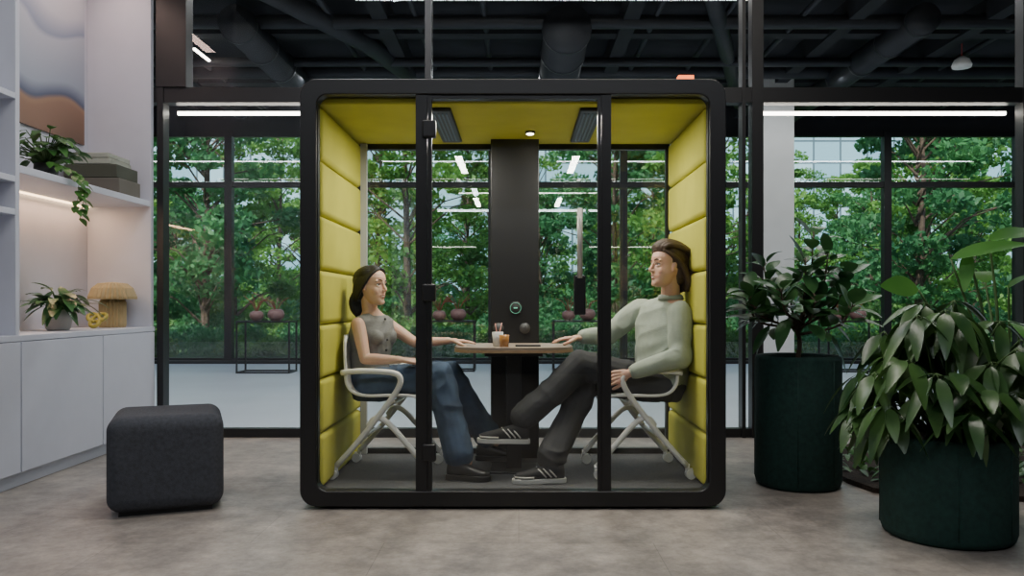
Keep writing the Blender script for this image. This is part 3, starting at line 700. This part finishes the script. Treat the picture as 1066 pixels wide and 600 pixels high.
st=MB(); lf=MB()
def branchleaves(pts,n,L,W,t0=0.25):
    c=catmull(pts,8)
    for i in range(n):
        t=t0+(1-t0)*i/(n-1); k=min(int(t*(len(c)-1)),len(c)-2); p=c[k]; d=(c[k+1]-c[k]).normalized()
        a=i*2.4+R.uniform(-.3,.3); _,u,w=basis(d); out=(u*math.cos(a)+w*math.sin(a))
        el=0.15+0.55*t+R.uniform(-.2,.2); ld=(out*(1-el*0.5)+d*el+V((0,0,0.08))).normalized()
        l=L*R.uniform(.75,1.12); pe=p+ld*0.03
        st.tube([p,pe],0.003,n=5); lf.leaf(pe,ld,d*0.6+V((0,-.3,1)),l,W*R.uniform(.85,1.1),R.uniform(.1,.5),0.2)
Z0=.73
st.tube([(0,0,Z0),(0.01,0,Z0+.12),(-0.02,.01,Z0+.24)],[.016,.014,.012],smooth=4,n=8)
for tip,n in (((-.30,-.02,.45),17),((-.17,.12,.64),15),((.04,-.02,.66),16),((.13,.10,.84),17),((.30,.02,.56),17),((.26,-.16,.36),14),((-.16,-.18,.46),14),((.02,.2,.5),12),((-.26,.1,.34),12),((.05,-.15,.42),12),((.20,.05,.70),14)):
    b0=V((-.0,0,Z0+R.uniform(.14,.24))); t=V((tip[0],tip[1],Z0+tip[2]*0.92)); m=b0.lerp(t,.5)+V((tip[0]*.25,tip[1]*.25,-.03))
    st.tube([b0,m,t],[.009,.007,.004],smooth=5,n=7); branchleaves([b0,m,t],n,.17,.092)
st.obj('stems',M['bark'],e); lf.obj('leaves',M['fig'],e)
e=planter('potted_umbrella_plant',(1.985,-.46,0),.285,.47)
st=MB(); lf=MB()
for i in range(52):
    a=i*2.39996; rad=.04+.36*math.sqrt((i+.5)/52); hz=.60+R.uniform(-.06,.10)+.44*(1-(rad/.42)**2)
    if i%5==0: hz=R.uniform(.50,.70)
    t=V((rad*math.cos(a),rad*math.sin(a)*0.9,hz)); b0=V((.03*math.cos(a),.03*math.sin(a),.43))
    st.tube([b0,b0.lerp(t,.5)+V((0,0,.08)),t],[.006,.004,.003],smooth=4,n=6)
    n=R.randint(6,8)
    outd=V((math.cos(a),math.sin(a),0))
    for k in range(n):
        b=2*math.pi*k/n+R.uniform(-.25,.25); d=V((math.cos(b),math.sin(b),R.uniform(-1.2,-.1)))+outd*.15
        l=R.uniform(.13,.19); pe=t+d.normalized()*.03; st.tube([t,pe],.002,n=4)
        lf.leaf(pe,d,V((R.uniform(-.3,.3),R.uniform(-.3,.3),1)),l,.068*R.uniform(.8,1.15),R.uniform(.3,.85),0.2)
st.obj('stems',M['stemgreen'],e); lf.obj('leaves',M['umbr'],e)
q=MB(); pts=[(1.95,.6),(2.0,.35),(2.2,.22),(2.6,.15),(3.4,.12),(3.9,.3),(3.9,1.9),(2.6,1.95),(2.1,1.4),(1.96,1.0)]
N=len(pts)
for z in (0.0,0.03):
    for x_,y_ in pts: q.v.append(V((x_,y_,z)))
for i in range(N): j=(i+1)%N; q.f.append((i,j,N+j,N+i)); q.m.append(0)
q.f.append(tuple(range(N,2*N))); q.m.append(0); q.obj('planting_bed',M['soil'],smooth=False)
q=MB()
for i in range(420):
    x_=R.uniform(2.02,3.8); y_=R.uniform(.25,1.85)
    if x_<2.25 and (y_<.4 or y_>1.3): continue
    a=R.uniform(0,6.28); q.leaf((x_,y_,.03),(math.cos(a),math.sin(a),R.uniform(.3,1.6)),(0,0,1),R.uniform(.06,.14),.035,.3,.2)
q.obj('ground_cover_plants',M['pothos'])
e=empty('paddle_leaf_plant',(2.75,.55,0.03),0,local=True)
st=MB(); lf=MB()
def paddle(tip,ld,L,W,droop=.25,nrm=(0,-.35,1)):
    tip=V(tip)-V((2.75,.55,.03)); b=V((0,0,0)); st.tube([b,b.lerp(tip,.5)+V((0.06,0,.12)),tip],[.014,.010,.006],smooth=6,n=8)
    lf.leaf(tip,ld,V(nrm),L,W,droop,0.12,rows=12)
paddle(P(956,302,.35),(-.9,-.25,.22),.26,.13,.15,(0,-1,.5))
paddle(P(990,270,.45),(.85,-.1,.35),.46,.13,.2,(0,-.5,.85))
paddle(P(1008,262,.5),(-.25,-.3,-.75),.24,.08,.1)
paddle(P(1030,250,.6),(.8,.1,.30),.45,.14,.3,(0,-.5,.85))
paddle(P(1050,300,.3),(.2,-.7,.5),.35,.14,.4)
paddle(P(1025,345,.4),(-.6,-.6,.3),.3,.14,.5)
paddle(P(1062,340,.2),(-.4,-.8,.3),.34,.15,.5)
paddle((2.95,.9,1.2),(.2,.7,.5),.4,.17,.4); paddle((3.1,.4,1.1),(.8,-.2,.4),.4,.17,.4)
st.obj('stems',M['stemgreen'],e); lf.obj('leaves',M['paddle'],e)
def potplant(name,c,pr,ph,pm,lm,n,L,Wd,spread,vines=0):
    e=empty(name,c,0,local=True); q=MB()
    q.loft([(V((0,0,z*ph)),V((r*pr,0,0)),V((0,r*pr,0))) for r,z in ((.7,0),(.85,.1),(1,.6),(.95,1),(.85,1),(.85,.85))],28); q.obj('pot',pm,e)
    lf=MB(); st=MB()
    for i in range(n):
        a=R.uniform(0,6.28); el=R.uniform(.25,1.3); d=V((math.cos(a)*math.cos(el),math.sin(a)*math.cos(el),math.sin(el)))
        b0=V((0,0,ph*.9)); t=b0+d*spread*R.uniform(.4,1); t.x=max(t.x,-.12)
        st.tube([b0,b0.lerp(t,.5)+V((0,0,.02)),t],.003,smooth=3,n=5)
        lf.leaf(t,(max(d.x*1.2,-.25),d.y*1.2,R.uniform(-.3,.4)),V((0,0,1)),L*R.uniform(.7,1.1),Wd,R.uniform(.2,.6),.15)
    for k in range(vines):
        y0=-.15+.05*k; pts=[V((0,0,ph)),V((.12,y0,ph*.9)),V((.28,y0,.02)),V((.29+.01*k,y0+.01,-.10)),V((.28,y0,-.2-.05*k))]
        st.tube(pts,.0025,smooth=5,n=5)
        for p in catmull(pts,5)[4:]: 
            a=R.uniform(-1.5,1.5); lf.leaf(p,(math.cos(a),math.sin(a),-.4),V((0,0,1)),L*.75,Wd*.8,.4,.15)
    st.obj('stems',M['stemgreen'],e); lf.obj('leaves',lm,e); return e
potplant('potted_pothos',(-3.14,1.16,1.876),.075,.12,mat('dark_pot',(0.03,0.03,0.03),.5),M['pothos'],120,.085,.06,.25,2)
potplant('potted_peace_lily',(-3.14,1.30,.886),.09,.14,mat('pale_pot',(0.5,0.47,0.43),.6),M['fig'],62,.17,.065,.18)
def stand(name,X,Y):
    e=empty(name,(X,Y,0),0,local=True); q=MB(); w,d,h=.40,.2,.80; r=.012
    for sx in (-1,1):
        for sy in (-1,1): q.box((sx*w-r,sy*d-r,0),(sx*w+r,sy*d+r,h))
        for z in (r,h-r): q.box((sx*w-r,-d,z-r),(sx*w+r,d,z+r))
    for sy in (-1,1):
        for z in (r,h-r): q.box((-w,sy*d-r,z-r),(w,sy*d+r,z+r))
    q.box((-w,-d,h-.01),(w,d,h)); q.obj('frame',M['black'],e,smooth=False)
    q=MB()
    for x0,r0 in ((-.16,.11),(.14,.13)):
        q.loft([(V((x0,0,h+z*r0)),V((a*r0,0,0)),V((0,a*r0,0))) for a,z in ((.5,0),(.9,.4),(1,.8),(.85,1.2),(.5,1.4),(.4,1.38))],20)
    q.obj('vases',M['mauve'],e)
    q=MB()
    for i in range(16):
        x0=R.choice((-.16,.14)); a=R.uniform(0,6.28); q.tube([(x0,0,h+.12),(x0+.08*math.cos(a),.05*math.sin(a),h+.28),(x0+.2*math.cos(a),.12*math.sin(a),h+R.uniform(.28,.42))],.005,smooth=3,n=5)
    q.obj('dry_stems',mat('dry_red',(0.25,0.06,0.04),.8),e)
stand('display_stand',-3.9,8.3); stand('display_stand.001',-1.1,8.6); stand('display_stand.002',.95,8.6); stand('display_stand.003',5.2,8.5)

# ------------------------------------------------------------ outside
box('ground_outside',(-70,OY+.1,-.15),(80,75,-.02),M['grass'])
box('neighbouring_building',(-70,62,-1),(80,64,30),M['facade'])
def leafcloud(name,centres,radii,n,size,m,trunk=None):
    rs=np.random.RandomState(len(centres)*7+n%13)
    idx=rs.randint(0,len(centres),n); d=rs.normal(size=(n,3)); d/=np.linalg.norm(d,axis=1)[:,None]
    rr=rs.uniform(.25,1,n)**.5; c=np.array(centres)[idx]+d*np.array(radii)[idx]*rr[:,None]
    a=rs.normal(size=(n,3)); a/=np.linalg.norm(a,axis=1)[:,None]; b=np.cross(a,rs.normal(size=(n,3))); b/=np.linalg.norm(b,axis=1)[:,None]
    sz=(size*rs.uniform(.6,1.2,n))[:,None]; a=a*sz; b=b*sz*.55
    v=np.stack([c-a,c+b,c+a,c-b],1).reshape(-1,3); q=MB()
    q.v=[V(p) for p in v]; q.f=[(4*i,4*i+1,4*i+2,4*i+3) for i in range(n)]; q.m=[0]*n
    if trunk:
        for pts,r in trunk: q.tube(pts,r,n=8,mi=1)
    return q.obj(name,[m,M['bark']],smooth=False)
def tree(name,seed,hh,m):
    r=random.Random(seed); cs=[];rd=[];tr=[([(0,0,-.1),(r.uniform(-.1,.1),0,hh*.3),(r.uniform(-.2,.2),0,hh*.6),(0,0,hh*.95)],[.10,.08,.05,.02])]
    for i in range(46):
        z=r.uniform(.16,1)*hh; w=(1.0-abs(z/hh-.5)*1.2)*2.2+.3; a=r.uniform(0,6.28); rad=r.uniform(.2,1)*w; p=(rad*math.cos(a),rad*math.sin(a),z)
        cs.append(p); k=r.uniform(.35,.7); rd.append((k,k,k*.5)); tr.append(([(0,0,z-.5-rad*.3),(p[0]*.5,p[1]*.5,z-.25),p],[.03,.018,.008]))
    return leafcloud(name,cs,rd,8000,.095,m,tr)
protos=[tree('tree',1,8.0,M['tree1']),tree('tree',2,6.5,M['tree2']),tree('tree',5,8.8,M['tree1'])]
pos=[]
r=random.Random(21)
for Y,st_ in ((17,6.2),(22,5.2),(28,4.6),(37,4.4),(46,5)):
    x=-0.75*Y-2
    while x<0.8*Y+3: pos.append((x+r.uniform(-1.2,1.2),Y+r.uniform(-1.5,1.5))); x+=st_
for i,(x,y) in enumerate(pos):
    if i<3: o=protos[i]
    else:
        o=bpy.data.objects.new('tree',protos[i%3].data); bpy.context.scene.collection.objects.link(o)
    o.location=(x,y,0); o.rotation_euler=(0,0,r.uniform(0,6.28)); s=r.uniform(.85,1.2); o.scale=(s,s,s)
def shrub(seed,m):
    rr=random.Random(seed); cs=[(rr.uniform(-.9,.9),rr.uniform(-.6,.6),rr.uniform(.1,.5)) for _ in range(14)]; return leafcloud('shrub',cs,[(.4,.4,.3)]*14,2600,.06,m)
sp=[shrub(1,M['shrub']),shrub(2,M['tree2'])]; n=0
for Y,sc in ((12.4,.8),(14,.9),(16,1),(19,1.4),(24,2.2),(32,3.2),(41,4)):
    x=-.75*Y-1
    while x<.8*Y+2:
        if n<2:o=sp[n]
        else:
            o=bpy.data.objects.new('shrub',sp[n%2].data); bpy.context.scene.collection.objects.link(o)
        n+=1; s=r.uniform(.7,1.15)*sc; o.location=(x+r.uniform(-.4,.4),Y+r.uniform(-.4,.4),0.0); o.scale=(s,s,s*r.uniform(.8,1.2)); o.rotation_euler=(0,0,r.uniform(0,6.28)); x+=1.55*sc

# ------------------------------------------------------------ lights
def area(name,loc,rot,sx,sy,p,col):
    l=bpy.data.lights.new(name,'AREA'); l.shape='RECTANGLE'; l.size=sx; l.size_y=sy; l.energy=p; l.color=col
    o=bpy.data.objects.new(name,l); o.location=loc; o.rotation_euler=[math.radians(a) for a in rot]; bpy.context.scene.collection.objects.link(o); return o
area('added_fill_front',(0.4,-0.3,4.5),(0,0,0),4.5,.2,115,(1,0.93,0.85))  # unseen overhead fill, added to brighten the foreground room
area('added_fill_rear',(0,-5.0,4.5),(20,0,0),6,.2,110,(0.9,0.94,1))  # soft light added behind the camera, stands for no known fixture
area('added_fill_left',(-1.3,0.9,4.4),(0,-25,0),.15,2,42,(0.80,0.87,1))  # cool fill added above the left side, out of view
area('corridor_lamp',(0,3.7,4.25),(0,0,0),20,.15,230,(0.94,0.97,1))
area('corridor_lamp_2',(0,7.0,4.2),(0,0,0),20,.15,230,(0.94,0.97,1))
area('booth_lamp',(-0.42,0.57,2.09),(0,0,0),.05,.75,18,(1,0.95,0.84))
area('booth_lamp_2',(0.40,0.57,2.09),(0,0,0),.05,.75,18,(1,0.95,0.84))
area('shelf_lamp',(-3.3,1.3,1.81),(0,-10,0),.05,1.5,6,(1,0.6,0.35))
area('niche_lamp',(-3.1,1.3,3.6),(0,0,0),.1,1.4,8,(1,0.68,0.58))
sl=bpy.data.lights.new('sun','SUN'); sl.energy=6.5; sl.angle=.05; sl.color=(1,.96,.86)
so=bpy.data.objects.new('sun',sl); so.rotation_euler=(math.radians(38),0,math.radians(-30)); bpy.context.scene.collection.objects.link(so)
w=bpy.data.worlds.new('World'); bpy.context.scene.world=w; w.use_nodes=True; nt=w.node_tree
sky=nt.nodes.new('ShaderNodeTexSky'); sky.sky_type='NISHITA'; sky.sun_disc=False; sky.sun_elevation=math.radians(48); sky.sun_rotation=math.radians(200)
nt.links.new(sky.outputs[0],nt.nodes['Background'].inputs[0]); nt.nodes['Background'].inputs[1].default_value=.34

cd=bpy.data.cameras.new('camera'); cd.sensor_width=36; cd.lens=F/1066*36; cd.shift_x=-7/1066; cd.shift_y=16/1066; cd.clip_end=300
co=bpy.data.objects.new('camera',cd); co.location=(0,CAMY,CAMZ); co.rotation_euler=(math.radians(90),0,0)
bpy.context.scene.collection.objects.link(co); bpy.context.scene.camera=co
